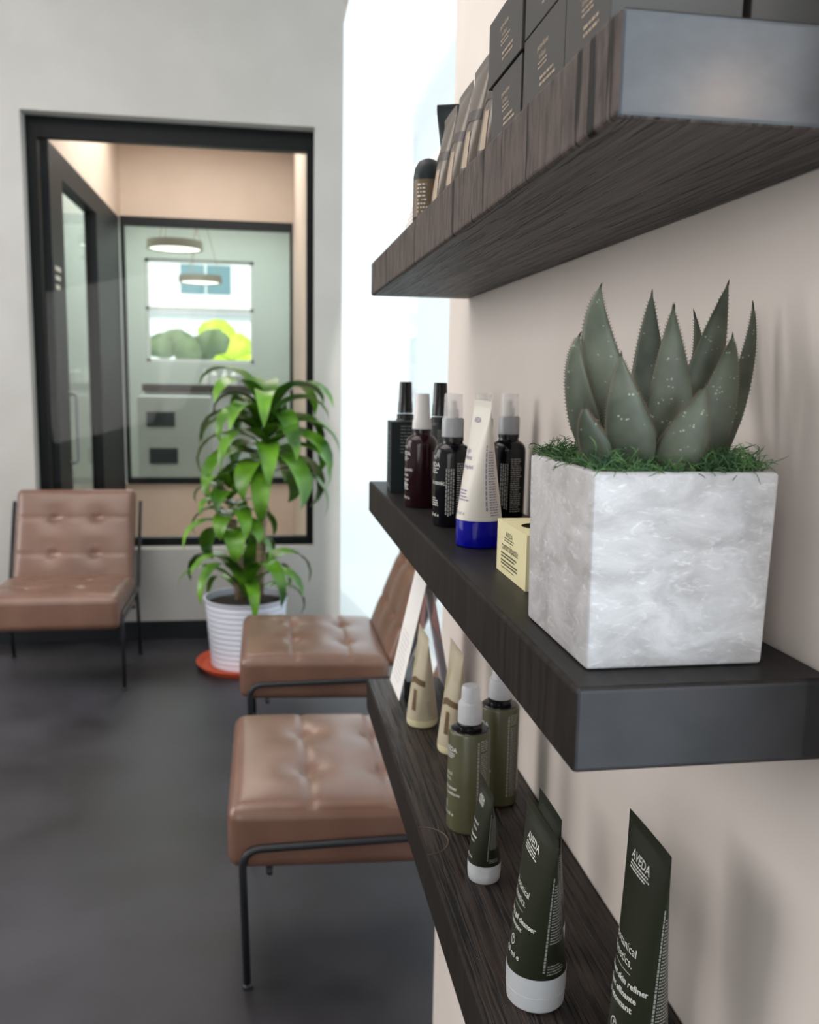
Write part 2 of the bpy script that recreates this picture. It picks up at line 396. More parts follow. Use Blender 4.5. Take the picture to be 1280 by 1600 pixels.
def window(name, x0, x1, y, z0, z1, fl, fr, ft, fb, depth, fm, pm):
    bm = bmesh.new()
    box(bm, x0, x0+fl, y, y+depth, z0, z1); box(bm, x1-fr, x1, y, y+depth, z0, z1)
    box(bm, x0+fl, x1-fr, y, y+depth, z1-ft, z1); box(bm, x0+fl, x1-fr, y, y+depth, z0, z0+fb)
    o = link_mesh(name, bm, fm); o['kind'] = 'structure'
    link_mesh('pane', B(x0+fl, x1-fr, y+depth*.5, y+depth*.5+.006, z0+fb, z1-ft), pm, o)
    return o
window('window_1', OX0, OX1, WY+.10, OZ0, OZ1, .055, .038, .105, .045, .06, M['frame'], M['pane'])
# glazed bay on the right, beyond and before the shelf wall
def side_window(name, x, y0, y1, z1=4.0):
    bm = bmesh.new()
    box(bm, x-.03, x+.03, y0, y0+.03, 0, z1)
    box(bm, x-.03, x+.03, y0+.03, y1, 0, .06); box(bm, x-.03, x+.03, y0+.03, y1, z1-.06, z1)
    o = link_mesh(name, bm, M['white_cap']); o['kind'] = 'structure'
    link_mesh('pane', B(x-.004, x+.004, y0+.03, y1, .06, z1-.06), M['pane'], o)
side_window('window_2', .45, 1.80, 5.18)
side_window('window_3', .45, -3.0, .42)
bm = bmesh.new(); box(bm, .057, .42, WY+.1, WY+.13, 0, .05); box(bm, .057, .42, WY+.1, WY+.13, 3.95, 4.0)
o = link_mesh('window_4', bm, M['white_cap']); o['kind'] = 'structure'
link_mesh('pane', B(.057, .42, WY+.11, WY+.118, .05, 3.95), M['pane'], o)

# ---- entrance vestibule beyond the back window
XL, XR, VY = -1.50, -.125, 7.8
structure('wall_vestibule_header', B(XL-.1, XL, 5.28, VY, 2.70, 3.5), M['beige'])
structure('wall_vestibule_right', B(XR, XR+.1, 5.28, VY, 0, 3.5), M['beige'])
bm = bmesh.new(); box(bm, XL-.1, XR+.1, VY, VY+.15, 2.72, 3.5); box(bm, XL-.1, XR+.1, VY, VY+.15, 0, .56)
structure('wall_vestibule_back', bm, M['beige'])
structure('floor_vestibule', B(-2.25, .1, 5.28, 13, -.06, 0), M['beige'])
structure('ceiling_vestibule', B(-2.25, .1, 5.28, 13, 3.5, 3.56), M['beige'])
window('window_5', XL, XR, VY-.03, .56, 2.72, .03, .025, .07, .05, .06, M['frame_grey'], M['pane_green'])
bm = bmesh.new()
for y0, y1 in ((5.30, 5.62), (6.70, 7.70)): box(bm, XL-.08, XL, y0, y1, 0, 2.70)
box(bm, XL-.08, XL, 5.62, 6.70, 2.56, 2.70); box(bm, XL-.08, XL, 5.62, 6.70, 0, .62)
d = link_mesh('door_1', bm, M['frame_grey']); d['kind'] = 'structure'
link_mesh('pane', B(XL-.045, XL-.04, 5.62, 6.70, .62, 2.56), M['pane_green'], d)
bm = bmesh.new(); tubepath(bm, smooth_path([(XL, 5.56, .95), (XL+.05, 5.56, .95), (XL+.05, 5.56, 1.35), (XL, 5.56, 1.35)], .02), .01)
link_mesh('door_handle', bm, M['grey_collar'], d, True)
bm = bmesh.new()
for k in range(3): box(bm, XL, XL+.002, 5.36, 5.50-.02*k, 2.03-.05*k, 2.055-.05*k)
link_mesh('sticker', bm, M['white_ink'], d, label='small white lettered sticker')
# room seen through the door glass: pale corridor wall and curtains
structure('wall_corridor', B(-3.1, -3.0, 5.3, 9.5, 0, 3.5), M['room_grey'])
bm = bmesh.new()
for i in range(26):
    x = -2.85 + .03*math.sin(i*1.9); box(bm, x, x+.03, 6.4+i*.08, 6.47+i*.08, .02, 2.7)
tag(link_mesh('curtain', bm, M['cabinet'], None), 'pale grey-green hanging curtain seen through the door glass at left', 'curtain')

# ---- salon room beyond the vestibule
structure('wall_far_left', B(-2.25, -2.15, VY+.15, 12, 0, 3.5), M['room_grey'])
structure('wall_far_right', B(.0, .1, VY+.15, 12, 0, 3.5), M['room_grey'])
bm = bmesh.new()
FX0, FX1, FZ0, FZ1 = -1.83, -.49, 1.62, 2.90
box(bm, -2.25, FX0, 12, 12.15, 0, 3.5); box(bm, FX1, .1, 12, 12.15, 0, 3.5)
box(bm, FX0, FX1, 12, 12.15, 0, FZ0); box(bm, FX0, FX1, 12, 12.15, FZ1, 3.5)
structure('wall_far_back', bm, M['room_grey'])
bm = bmesh.new()
for (a, b_, c, d_) in ((FX0, FX0+.04, FZ0, FZ1), (FX1-.04, FX1, FZ0, FZ1), (FX0, FX1, FZ0, FZ0+.04), (FX0, FX1, FZ1-.04, FZ1), (FX0, FX1, 2.27, 2.31)):
    box(bm, a, b_, 12.05, 12.09, c, d_)
wn = link_mesh('window_6', bm, M['white_cap']); wn['kind'] = 'structure'
link_mesh('pane', B(FX0, FX1, 12.06, 12.066, FZ0, FZ1), M['pane'], wn)
def ring_lamp(x, y, z, r, label):
    t = thing('ring_pendant_lamp', label, 'ceiling lamp', (x, y, z), 0, 'ring pendant lamps in the far room')
    b = bmesh.new(); lathe(b, [(r-.02,-.04),(r,-.04),(r,.04),(r-.02,.04),(r-.02,-.04)], 40, caps=False)
    link_mesh('ring', b, M['bronze'], t, .6)
    b = bmesh.new(); lathe(b, [(0,-.03),(r-.025,-.03),(r-.025,-.02),(0,-.02)], 40)
    link_mesh('diffuser', b, M['glow'], t, .6)
    b = bmesh.new()
    for k in range(3): tubepath(b, [((r-.02)*math.cos(k*2.1), (r-.02)*math.sin(k*2.1), .03), (0, 0, 3.5-z)], .005, 5)
    link_mesh('cable', b, M['bronze'], t)
ring_lamp(-1.22, 9.4, 2.72, .27, 'large glowing oval ring lamp hanging nearest the back window')
ring_lamp(-1.10, 11.2, 2.58, .25, 'smaller unlit-looking ring lamp hanging before the bright far window')
def cabinet(x0, x1, y, z1, rows, label):
    t = thing('storage_cabinet', label, 'cabinet', ((x0+x1)/2, y, 0))
    w_ = (x1-x0)/2
    b = bmesh.new(); box(b, -w_, w_, -.2, .2, 0, z1, bev=.005); link_mesh('body', b, M['cabinet'], t)
    for (a, b1, c, d_) in rows:
        link_mesh('opening_shade', B(a-(x0+x1)/2, b1-(x0+x1)/2, -.215, -.195, c, d_), M['cabinet_dark'], t)  # solid dark panel on the front; its colour paints the shade inside an opening
cabinet(-1.50, -.86, 8.7, 1.27, [(-1.42,-1.17,1.00,1.13), (-1.40,-1.15,.66,.80)], 'pale cabinet with two dark panels painted as shaded openings beyond the back window')
t = thing('reception_desk', 'dark grey desk with a purple-brown top in the far room', 'desk', (-1.15, 10.6, 0))
link_mesh('body', B(-.5, .9, -.3, .3, 0, 1.28, bev=.01), M['grey_print'], t)
link_mesh('worktop', B(-.53, .93, -.33, .33, 1.28, 1.36, bev=.005), M['taupe_dark'], t)
t = thing('washing_unit', 'bluish grey wash station right of the pale cabinet in far room', 'wash station', (-.50, 8.95, 0))
b = bmesh.new(); box(b, -.22, .22, -.25, .25, 0, .8, bev=.06, seg=4); link_mesh('base', b, M['pavement'], t, .6)
b = bmesh.new(); lathe(b, [(0,.8),(.12,.8),(.2,.95),(.22,1.02),(.2,1.02),(.1,.88),(0,.86)], 32); link_mesh('basin', b, M['white_cap'], t, .8)
# small bright bottles on the desk
for i, (x, z, r, mm) in enumerate(((-1.02,1.36,.03,'paper'),(-.92,1.36,.035,'paper'),(-.80,1.36,.03,'facade'),(-.70,1.36,.04,'paper'),(-.62,1.36,.045,'lavender'))):
    b = bmesh.new(); lathe(b, [(r,0),(r,.11),(r*.4,.14),(r*.4,.18),(0,.18)], 16)
    o = link_mesh('bottle', b, M[mm], None, .6); o.location = (x, 10.5, z)
    tag(o, 'small pale bottle standing on the far room desk', 'bottle', 'pale bottles on the far desk')

# ---- outdoors
structure('pavement', B(-60, 60, -60, 120, -.30, -.15), M['pavement'])
def foliage_ball(bm, c, r, n=2, sq=.8):
    rr = bmesh.ops.create_icosphere(bm, subdivisions=3, radius=1)
    for v in rr['verts']:
        d_ = v.co.normalized(); k = 1 + .16*math.sin(d_.x*9+c[0])*math.sin(d_.y*8)*math.cos(d_.z*10+c[1]) + random.uniform(-.05,.05)
        v.co = Vector((c[0]+d_.x*r*k, c[1]+d_.y*r*k, c[2]+d_.z*r*k*sq))
t = thing('white_building', 'bright white building with a bluish window band across the street', 'building', (-2.4, 32, -.15))
link_mesh('wall', B(-5, 3.6, 0, 3, 0, 9), M['facade'], t)
for x in (-.70, .16): link_mesh('window', B(x, x+.80, -.03, .02, 4.30, 5.25), M['facade_glass'], t)
link_mesh('ledge', B(-5, 3.6, -.25, 0, 3.60, 3.78), M['grey_print'], t)
bm = bmesh.new()
for k in range(5): foliage_ball(bm, (-2.45+k*.26, 20+.2*math.sin(k*3), 2.05+.10*math.sin(k*2)), .34)
tubepath(bm, [(-1.9, 20, -.15), (-1.9, 20, 1.8)], .06, 8)
tag(link_mesh('round_tree', bm, M['hedge'], None, True), 'dull green clipped tree outside the far window', 'tree')
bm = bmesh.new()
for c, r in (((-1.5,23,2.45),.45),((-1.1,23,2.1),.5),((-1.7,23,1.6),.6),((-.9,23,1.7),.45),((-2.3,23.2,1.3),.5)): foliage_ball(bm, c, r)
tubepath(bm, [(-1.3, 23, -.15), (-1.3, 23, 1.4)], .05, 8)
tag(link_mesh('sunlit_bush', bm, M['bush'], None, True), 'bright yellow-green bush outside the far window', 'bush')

# ------------------------------------------------------------------ lounge chairs
def cushion(hx, hy, z0, z1, rad, n, dimples=(), seams=(), crown=.02, face='top'):
    """upholstered box: rounded edges, button dimples and stitched seams on the top"""
    bm = bmesh.new(); bmesh.ops.create_cube(bm, size=2)
    bmesh.ops.subdivide_edges(bm, edges=bm.edges[:], cuts=n, use_grid_fill=True)
    hz = (z1-z0)/2; cz = (z0+z1)/2
    for v in bm.verts:
        p = Vector((v.co.x*hx, v.co.y*hy, v.co.z*hz))
        q = Vector((max(-hx+rad, min(hx-rad, p.x)), max(-hy+rad, min(hy-rad, p.y)), max(-hz+rad, min(hz-rad, p.z))))
        d_ = p - q
        if d_.length > 1e-6:
            # spread the rim evenly over the rounding
            p = q + d_.normalized()*rad
        top = v.co.z > .98
        if top:
            ex = 1-abs(p.x/hx)**4; ey = 1-abs(p.y/hy)**4
            z = p.z + crown*max(0, ex)*max(0, ey)
            for (sx, sy, L_, ax) in seams:
                dd = abs(p.x-sx) if ax == 'y' else abs(p.y-sy)
                z -= .0055*math.exp(-(dd/.010)**2)
            for dx, dy in dimples:
                r2 = (p.x-dx)**2 + (p.y-dy)**2
                z -= .013*math.exp(-r2/.022**2) + .012*math.exp(-r2/.07**2)
            p.z = z
        v.co = Vector((p.x, p.y, p.z + cz))
    return bm
def make_chair(label):
    t = thing('lounge_chair', label, 'chair', group=None)
    W, D = .625, .56
    # local frame: the chair faces -y, front edge at y = 0
    dm = [(x, y) for x in (-.12, .12) for y in (-.08, .12)]
    sm = [(0, -.08, 0, 'x'), (0, .12, 0, 'x')]
    bm = cushion(W/2, D/2, .30, .462, .035, 44, dm, sm)
    for v in bm.verts: v.co.y += D/2; v.co.z += -.02*(v.co.y/D)
    link_mesh('seat', bm, M['leather'], t, True)
    bm = cushion(W/2-.015, .25, -.045, .045, .03, 40, [(x, y) for x in (-.105, .105) for y in (-.10, .09)], [(0,-.10,0,'x'),(0,.09,0,'x')], .015)
    rot = Matrix.Rotation(math.radians(90-22), 4, 'X')
    for v in bm.verts:
        v.co = rot @ v.co; v.co += Vector((0, D+.115, .625))
    link_mesh('backrest', bm, M['leather'], t, True)
    for s in (-1, 1):
        x = s*(W/2+.006)
        pts = smooth_path([(x, .045, 0), (x, .035, .36), (x, D+.03, .365), (x, D+.20, .80)], .05)
        b = bmesh.new(); tubepath(b, pts, .0095, 10); link_mesh('side_frame', b, M['tube_metal'], t, True)
        b = bmesh.new(); tubepath(b, [(x, D-.02, .36), (x, D+.05, 0)], .0095, 10); link_mesh('rear_leg', b, M['tube_metal'], t, True)
        for y in (.045, D+.05):
            b = bmesh.new(); lathe(b, [(.013,0),(.013,.008),(.0095,.012)], 12); o = link_mesh('foot_glide', b, M['tube_metal'], t); o.location = (x, y, 0)
    for y, z in ((.10, .30), (D-.06, .29)):
        b = bmesh.new(); tubepath(b, [(-W/2, y, z-.006), (W/2, y, z-.006)], .008, 8); link_mesh('crossbar', b, M['tube_metal'], t, True)
    return t
def copy_tree(o, parent=None):
    c = o.copy(); col.objects.link(c)
    if parent: c.parent = parent
    for ch in [x for x in bpy.data.objects if x.parent == o]: copy_tree(ch, c)
    return c
ch1 = make_chair('tan tufted leather lounge chair facing us beside the back window')
ch2 = copy_tree(ch1); ch2['label'] = 'tan tufted leather lounge chair beside the white pot, backrest towards the bright window'
ch3 = copy_tree(ch1); ch3['label'] = 'nearest tan leather lounge chair, seat in front of the lowest shelf'
for c in (ch1, ch2, ch3): c['group'] = 'tan lounge chairs along the windows'
ch1.location = (-1.345, 4.20, 0)
ch2.location = (-.465, 3.53, 0); ch2.rotation_euler = (0, 0, -PI/2)   # faces -x
ch3.location = (-.465, 2.362, 0); ch3.rotation_euler = (0, 0, -PI/2)

# ------------------------------------------------------------------ potted corn plant
def leaf(bm, base, az, elev, length, width, droop, fold=.25, n=9):
    """strap leaf arching from its base; az heading, elev start angle, droop total bend"""
    p = Vector(base); ang = elev; step = length/n; side = Vector((-math.sin(az), math.cos(az), 0)); prev = None
    tw = random.uniform(-.35, .35)
    for i in range(n+1):
        t = i/n; wv = width*.5*(math.sin(PI*min(1, t**.75*.97+.03))**.8 if t < 1 else 0) + .002
        d_ = Vector((math.cos(az)*math.cos(ang), math.sin(az)*math.cos(ang), math.sin(ang)))
        nrm = side.cross(d_)
        sd = (side*math.cos(tw*t) + nrm*math.sin(tw*t))
        row = [bm.verts.new(p + sd*wv + nrm*-fold*wv), bm.verts.new(p), bm.verts.new(p - sd*wv + nrm*-fold*wv)]
        if prev:
            for a in range(2): bm.faces.new((prev[a], prev[a+1], row[a+1], row[a]))
        prev = row; p = p + d_*step; ang -= droop/n*(.5+1.0*t)
PX, PY = -.465, 4.56
t = thing('potted_corn_plant', 'tall potted plant with drooping green leaves in a white pot', 'plant', (PX, PY, .02))
b = bmesh.new(); prof = [(.178,0)]
for k in range(12):
    z = .01+k*.027; r = .180+.028*(z/.345); prof += [(r, z), (r-.0025, z+.013)]
prof += [(.210,.335),(.214,.345),(.204,.345),(.200,.30),(0,.30)]
lathe(b, prof, 56); link_mesh('pot', b, M['pot_white'], t, .5)
b = bmesh.new(); lathe(b, [(0,.295),(.200,.302),(.200,.310),(.12,.322),(0,.326)], 32); link_mesh('soil', b, M['soil'], t, True)
cz1 = [(.055,0,.30),(.075,.0,.55),(.085,.01,.80),(.105,.01,1.10)]
cz2 = [(-.03,.02,.30),(-.040,.00,.55),(-.07,-.03,.74)]
b = bmesh.new(); tubepath(b, cz1, [.026,.024,.022,.022], 12); link_mesh('cane', b, M['cane'], t, True)
b = bmesh.new(); tubepath(b, cz2, [.028,.026,.024], 12); link_mesh('cane', b, M['cane'], t, True)
R = random.Random(21)
def cluster(cx, cy, z0, z1, n, lmin, lmax, wid, e0, e1, dr):
    b = bmesh.new()
    for i in range(n):
        az = i*2.399 + R.uniform(-.2,.2); tt = i/(n-1); z = z0+(z1-z0)*tt
        random.seed(i*7+int(cx*100)+int(z0*31))
        leaf(b, (cx+.02*math.cos(az), cy+.02*math.sin(az), z), az, e0+(e1-e0)*tt+R.uniform(-.15,.15), R.uniform(lmin,lmax), wid*R.uniform(.8,1.2), dr*R.uniform(.8,1.2))
    return b
M['foliage'].use_backface_culling = False
link_mesh('foliage', cluster(.105,.01,.98,1.32, 44, .34,.50,.120, .10,1.0, 2.9), M['foliage'], t, True)
link_mesh('foliage', cluster(-.07,-.03,.68,.92, 22, .20,.31,.095, .0,.9, 2.8), M['foliage'], t, True)
link_mesh('foliage', cluster(0,-.02,.33,.42, 13, .40,.56,.085, .85,1.2, 3.1), M['foliage'], t, True)
b = bmesh.new(); tubepath(b, [(.105,.01,1.08),(.10,.0,1.34)], [.02,.008], 8); link_mesh('stem', b, M['foliage'], t, True)
b = bmesh.new(); lathe(b, [(0,0),(.225,0),(.255,.035),(.250,.038),(.222,.014),(0,.014)], 48)
o = link_mesh('plant_saucer', b, M['terracotta'], None, .6); o.location = (PX, PY, .001)
tag(o, 'orange saucer on the floor under the white plant pot', 'saucer')

# ------------------------------------------------------------------ shelves
def shelf(name, y0, zb, zt, mats, label, bev=.0035):
    """mats: front, underside, end, top"""
    bm = B(-.18, -.0005, y0, YE, zb, zt, bev=bev, seg=3)
    bm.normal_update()
    for f in bm.faces:
        n = f.normal
        f.material_index = 0 if n.x < -.7 else 1 if n.z < -.7 else 3 if n.z > .7 else 2
    for f in bm.faces:
        if max(abs(c) for c in f.normal) < .97 and f.normal.y > -.3: f.material_index = 0
    o = link_mesh(name, bm, mats, None)
    return tag(o, label, 'shelf', 'dark timber shelves on the wall')
s1 = shelf('wall_shelf', .5012, Z1b, Z1, [M['saw_front'], M['saw_under'], M['end_paint'], M['mid_top']], 'top dark timber shelf with a rough sawn front and stacked boxes')
s2 = shelf('wall_shelf', .5213, Z2b, Z2, [M['mid_front'], M['mid_front'], M['mid_end'], M['mid_top']], 'middle dark timber shelf carrying the concrete planter')
s3 = shelf('wall_shelf', .20, Z3b, Z3, [M['mid_front'], M['mid_front'], M['mid_end'], M['low_top']], 'lowest dark timber shelf with green tubes and olive bottles')
# filled knot plug on the lowest shelf's front edge
b = bmesh.new(); pts = []
for i in range(17):
    a = -PI/2 + PI*i/16; pts.append((-.1785+.0335*math.cos(a)*.95, 1.042+.034*math.sin(a)*1.0, Z3+.0001))
tubepath(b, pts, .0007, 6); link_mesh('plug_outline', b, M['worn'], s3, label='curved outline of a wood plug')

# ------------------------------------------------------------------ concrete planter with agave
PXc, PYc = -.098, .6225
t = thing('agave_planter', 'square whitewashed concrete planter holding a spiky agave on middle shelf', 'planter', (PXc, PYc, Z2+.0004))
bm = bmesh.new(); hb, ht, H = .0635, .0655, .133
def ring4(h, z, dy=.0045): return [bm.verts.new((sx*h, sy*(h+dy), z)) for sx, sy in ((-1,-1),(1,-1),(1,1),(-1,1))]
ra, rb, rc, rd = ring4(hb, 0), ring4(ht, H), ring4(ht-.009, H), ring4(ht-.010, H-.02)
bm.faces.new(ra[::-1]); bm.faces.new(rd)
for p, q in ((ra, rb), (rb, rc), (rc, rd)):
    for k in range(4): bm.faces.new((p[k], p[(k+1)%4], q[(k+1)%4], q[k]))
bmesh.ops.recalc_face_normals(bm, faces=bm.faces[:]); bm.normal_update()
bmesh.ops.bevel(bm, geom=[e for e in bm.edges if e.calc_face_angle(0) > .5 and not all(v.co.z < H-.015 and v.co.z > .01 for v in e.verts)], offset=.0030, segments=3, affect='EDGES', profile=.5)
from mathutils import noise as mn
for v in bm.verts: v.co += mn.noise_vector(v.co*40)*.0004
link_mesh('pot', bm, M['concrete'], t, .35)
# moss
b = bmesh.new()
NG = 22; grid = {}
for i in range(NG+1):
    for j in range(NG+1):
        x = (i/NG*2-1)*.056; y = (j/NG*2-1)*.060
        h_ = .008*(1-max(abs(x)/.056, abs(y)/.06)**3)+.004*mn.noise(Vector((x*60, y*60, 0)))
        grid[i,j] = b.verts.new((x, y, H-.008+h_))
for i in range(NG):
    for j in range(NG): b.faces.new((grid[i,j], grid[i+1,j], grid[i+1,j+1], grid[i,j+1]))
link_mesh('moss_bed', b, M['moss_dark'], t, True)
b = bmesh.new(); R = random.Random(5)
for k in range(2600):
    x = R.uniform(-.062,.062); y = R.uniform(-.066,.066)
    edge = max(abs(x)/.06, abs(y)/.065)
    h0 = H - .003 + (.006 + .010*max(0, x/.06) + .006*max(0, -x/.06-.4))*R.random()*(1.15-edge*.6)
    L_ = R.uniform(.007, .016)*(1.25 if x > .02 or x < -.035 else .9); az = R.uniform(0, 2*PI)
    if y > 0 and x > .01: L_ *= 1.35
    p = Vector((x, y, h0)); e = R.uniform(.2, 1.3); pts = [p.copy()]; wob = R.uniform(-2.2, 2.2)
    for q in range(5):
        d_ = Vector((math.cos(az)*math.cos(e), math.sin(az)*math.cos(e), math.sin(e))); p = p + d_*L_/4.2; pts.append(p.copy())
        az += wob*.5; e -= R.uniform(-.1, .55)
    rr = R.uniform(.00028, .0005); tubepath(b, pts, [rr]*5+[rr*.4], 3, False)
o = link_mesh('moss', b, M['moss'], t); o['kind'] = 'stuff'; o['label'] = 'curly green preserved moss'
# leaves: control points measured in the shelf-group frame, brought to planter coordinates
def G(p): return Vector((p[0]*K - PXc, p[1]*K - PYc, 1.48 + K*(p[2]-1.48) - Z2 - .0004))
LV = [
 ((-.1858,.86,1.395),(-.2165,.85,1.4766),(-.2126,.86,1.5242),.030,.55),
 ((-.1508,.86,1.395),(-.1943,.85,1.5016),(-.1934,.86,1.5711),.048,.5),
 ((-.1445,.90,1.395),(-.172+.002,.91,1.4767),(-.1700,.92,1.5450),.030,.5),
 ((-.1612,.82,1.395),(-.1867,.80,1.4541),(-.1932,.80,1.5037),.046,.9),
 ((-.1215,.88,1.395),(-.1172,.91,1.491),(-.1141,.92,1.5721),.045,.5),
 ((-.0982,.90,1.395),(-.0852,.93,1.4918),(-.0790,.94,1.5604),.022,.5),
 ((-.1223,.84,1.395),(-.1295,.83,1.4782),(-.1269,.84,1.5516),.050,.8),
 ((-.0766,.90,1.395),(-.052,.93,1.4855),(-.0556,.94,1.5548),.024,.5),
 ((-.0994,.86,1.395),(-.0794,.86,1.4915),(-.0557,.87,1.5791),.052,.6),
 ((-.0700,.89,1.395),(-.045,.91,1.4788),(-.0380,.92,1.5650),.024,.5),
 ((-.0600,.87,1.395),(-.029,.875,1.4913),(-.0215,.88,1.5600),.025,.5),
 ((-.0953,.84,1.395),(-.0761,.83,1.4729),(-.0632,.84,1.5258),.044,.7),
 ((-.1363,.81,1.395),(-.1255,.79,1.4404),(-.1141,.79,1.476),.044,.9),
 ((-.1920,.82,1.395),(-.2150,.81,1.4295),(-.2260,.80,1.4559),.030,.7),
]
CEN = Vector((0, .0, .14))
def agave_leaf(p0, p1, p2, wid, bulge):
    p0, p1, p2 = G(p0), G(p1), G(p2); wid *= K
    # quadratic through the mid point
    c1 = p1*2 - (p0+p2)*.5
    bm = bmesh.new(); n = 22; m_ = 8; rings = []; edges = []
    for i in range(n+1):
        t_ = i/n; P = p0*(1-t_)**2 + c1*2*t_*(1-t_) + p2*t_*t_
        T = ((c1-p0)*(1-t_) + (p2-c1)*t_).normalized()
        out = Vector((P.x, P.y-.0, 0)) - Vector((CEN.x, CEN.y, 0))
        # the broad back of each leaf faces away from the rosette's heart, biased to the open side
        out = (out.normalized()*.30 + Vector((-.22, -1.0, 0))).normalized()
        nrm = (out - T*out.dot(T)).normalized(); sd = T.cross(nrm).normalized()
        wv = wid*.5*(1.0 if t_ < .25 else max(0, 1-((t_-.25)/.75)**1.35)) * (.82+.18*min(1, t_/.25))
        th = wid*.20*(1-t_)**.8 + .0006
        ring = []
        for k in range(m_):           # outer convex side
            a = PI*k/(m_-1); ring.append(P + sd*(math.cos(a)*(wv+.0004)) + nrm*(math.sin(a)*th + bulge*.12*wv))
        for k in range(1, 4):         # inner, slightly concave side
            q = 1-2*k/4; ring.append(P - sd*(q*(wv+.0004)) + nrm*(-.10*wv*(1-q*q) + bulge*.12*wv))
        rings.append([bm.verts.new(v) for v in ring]); edges.append((P+nrm*bulge*.12*wv, sd, wv, T))
    N_ = len(rings[0])
    for a, b_ in zip(rings, rings[1:]):
        for k in range(N_): bm.faces.new((a[k], a[(k+1)%N_], b_[(k+1)%N_], b_[k]))
    bm.faces.new(rings[0][::-1]); bm.faces.new(rings[-1])
    for f in bm.faces:
        if f.calc_center_median().z > 0: pass
    lf = link_mesh('leaf', bm, M['agave'], t, True)
    tb = bmesh.new()
    for i in range(5, n-1):
        for h_ in (0, .5):
            P, sd, wv, T = edges[i]; P2, sd2, wv2, T2 = edges[i+1]
            P = P.lerp(P2, h_); wv = wv*(1-h_)+wv2*h_
            for s in (-1, 1):
                a = P + sd*s*wv; tip = a + sd*s*.0017 + T*.0012
                v = [tb.verts.new(a - T*.0006), tb.verts.new(a + T*.0006), tb.verts.new(a - sd*s*.0004 + sd.cross(T)*.0006), tb.verts.new(tip)]
                tb.faces.new((v[0], v[1], v[3])); tb.faces.new((v[1], v[2], v[3])); tb.faces.new((v[2], v[0], v[3])); tb.faces.new((v[0], v[2], v[1]))
    link_mesh('thorns', tb, M['thorn'], lf)
    P, sd, wv, T = edges[n]; P0 = edges[n-2][0]
    tb = bmesh.new(); tubepath(tb, [P0.lerp(P,.3), P, P+T*.0035], [.0011,.0008,.0001], 6); link_mesh('spine', tb, M['tip'], lf)
for a in LV: agave_leaf(*a)

# ------------------------------------------------------------------ products
def place(name, label, cat, x, y, z, group=None, rz=0):
    """x, y in shelf-group units; the whole group is built to one scale K"""
    return thing(name, label, cat, (x*K, y*K, z+.0003), rz, group, K)
def mint_text(bm, mp, H, k, lines, rnd):
    """brand, tag lines and product lines down the front; k scales with the tube"""
    put_text(bm, mp, 'AVEDA', .0145*k, 0, H-.040*k, 'c', .012)
    fine_print(bm, mp, -.022*k, .026*k, H-.051*k, H-.0425*k, .0036*k, .5, rnd=rnd)
    for s_, size, s0, z, al, bd in lines: put_text(bm, mp, s_, size, s0, z, al, bd)
def green_tube(label, x, y, r, H, L_, cap, lines, group, seed=1, k=1.0):
    t = place('product_tube', label, 'tube', x, y, Z3, group)
    b = bmesh.new(); lathe(b, [(r*.93,0),(r*.97,.002),(r,cap*.42),(r*1.0,cap*.44),(r*.985,cap*.46),(r*1.01,cap*.48),(r*1.01,cap),(0,cap)], 56)
    link_mesh('cap', b, M['silver_cap'], t, .5)
    link_mesh('tube_body', tube_body(r, L_, cap, H), M['dkgreen'], t, .7)
    mp = tube_map(r, L_, cap, H); b = bmesh.new(); rnd = random.Random(seed)
    mint_text(b, mp, H, k, lines, rnd)
    link_mesh('lettering', b, M['white_ink'], t, label='white brand lettering')
    ab = tube_shape(r, L_, cap, H)
    am = tube_map(r, L_, cap, H, ang=True)          # by angle: the side columns follow the fold of the tube
    b = bmesh.new()
    z = cap+.012
    while z < H*.80:
        wl = rnd.uniform(.002, .006)*k; put_rect(b, am, 1.45, 1.45+.0030/r*k, z, z+wl); z += wl+.0012*k
    for (za, zb) in ((cap+.055*k, H*.76), (cap+.008, cap+.024*k)):
        z = za
        while z < zb:
            ph = 1.60; e = 1.60+rnd.uniform(.5,.75)
            while ph < e: wl = rnd.uniform(.04,.12); put_rect(b, am, ph, min(e, ph+wl), z, z+.0019*k); ph += wl+.02
            z += .0042*k
    link_mesh('fine_print', b, M['pale_ink'], t)
    return t
BK = [('botanical', .0125, .0, .150, 'c', 0), ('kinetics.', .0125, -.002, .136, 'c', 0), ('______', .010, 0, .130, 'c', 0),
      ('purifying gel cleanser', .0098, .001, .114, 'c', .02), ('gel nettoyant', .0085, -.004, .103, 'c', .01), ('150 ml e', .010, .004, .066, 'c', .01)]
BIG = [(a, b_*1.05, s_, z, al, bd) for a, b_, s_, z, al, bd in BK]
def logo(mp, s0, z0, r):
    b = bmesh.new()
    for i in range(24):
        a0, a1 = 2*PI*i/24, 2*PI*(i+1)/24
        b.faces.new([b.verts.new(mp(s0+q*math.cos(a), z0+q*1.25*math.sin(a))) for q, a in ((r,a0),(r,a1),(r*.82,a1),(r*.82,a0))])
    put_rect(b, mp, s0-r*.1, s0+r*.1, z0-r*.8, z0+r*.7); put_rect(b, mp, s0-r*.05, s0+r*.5, z0+r*.3, z0+r*.5)
    return b
ga = green_tube('dark green tube with white cap standing nearest the lower shelf front', -.171, 1.036, .0385, .25, .132, .047, BIG, 'dark green tubes on the lowest shelf', 3)
link_mesh('emblem', logo(tube_map(.0385,.132,.05,.25), .004, .086, .0055), M['white_ink'], ga)
gb = green_tube('dark green tube half hidden behind the nearest white-capped tube', -.128, 1.133, .0275, .216, .100, .04, [(a, b_*.8, s_, z*.8, al, bd) for a, b_, s_, z, al, bd in BK], 'dark green tubes on the lowest shelf', 4, .85)
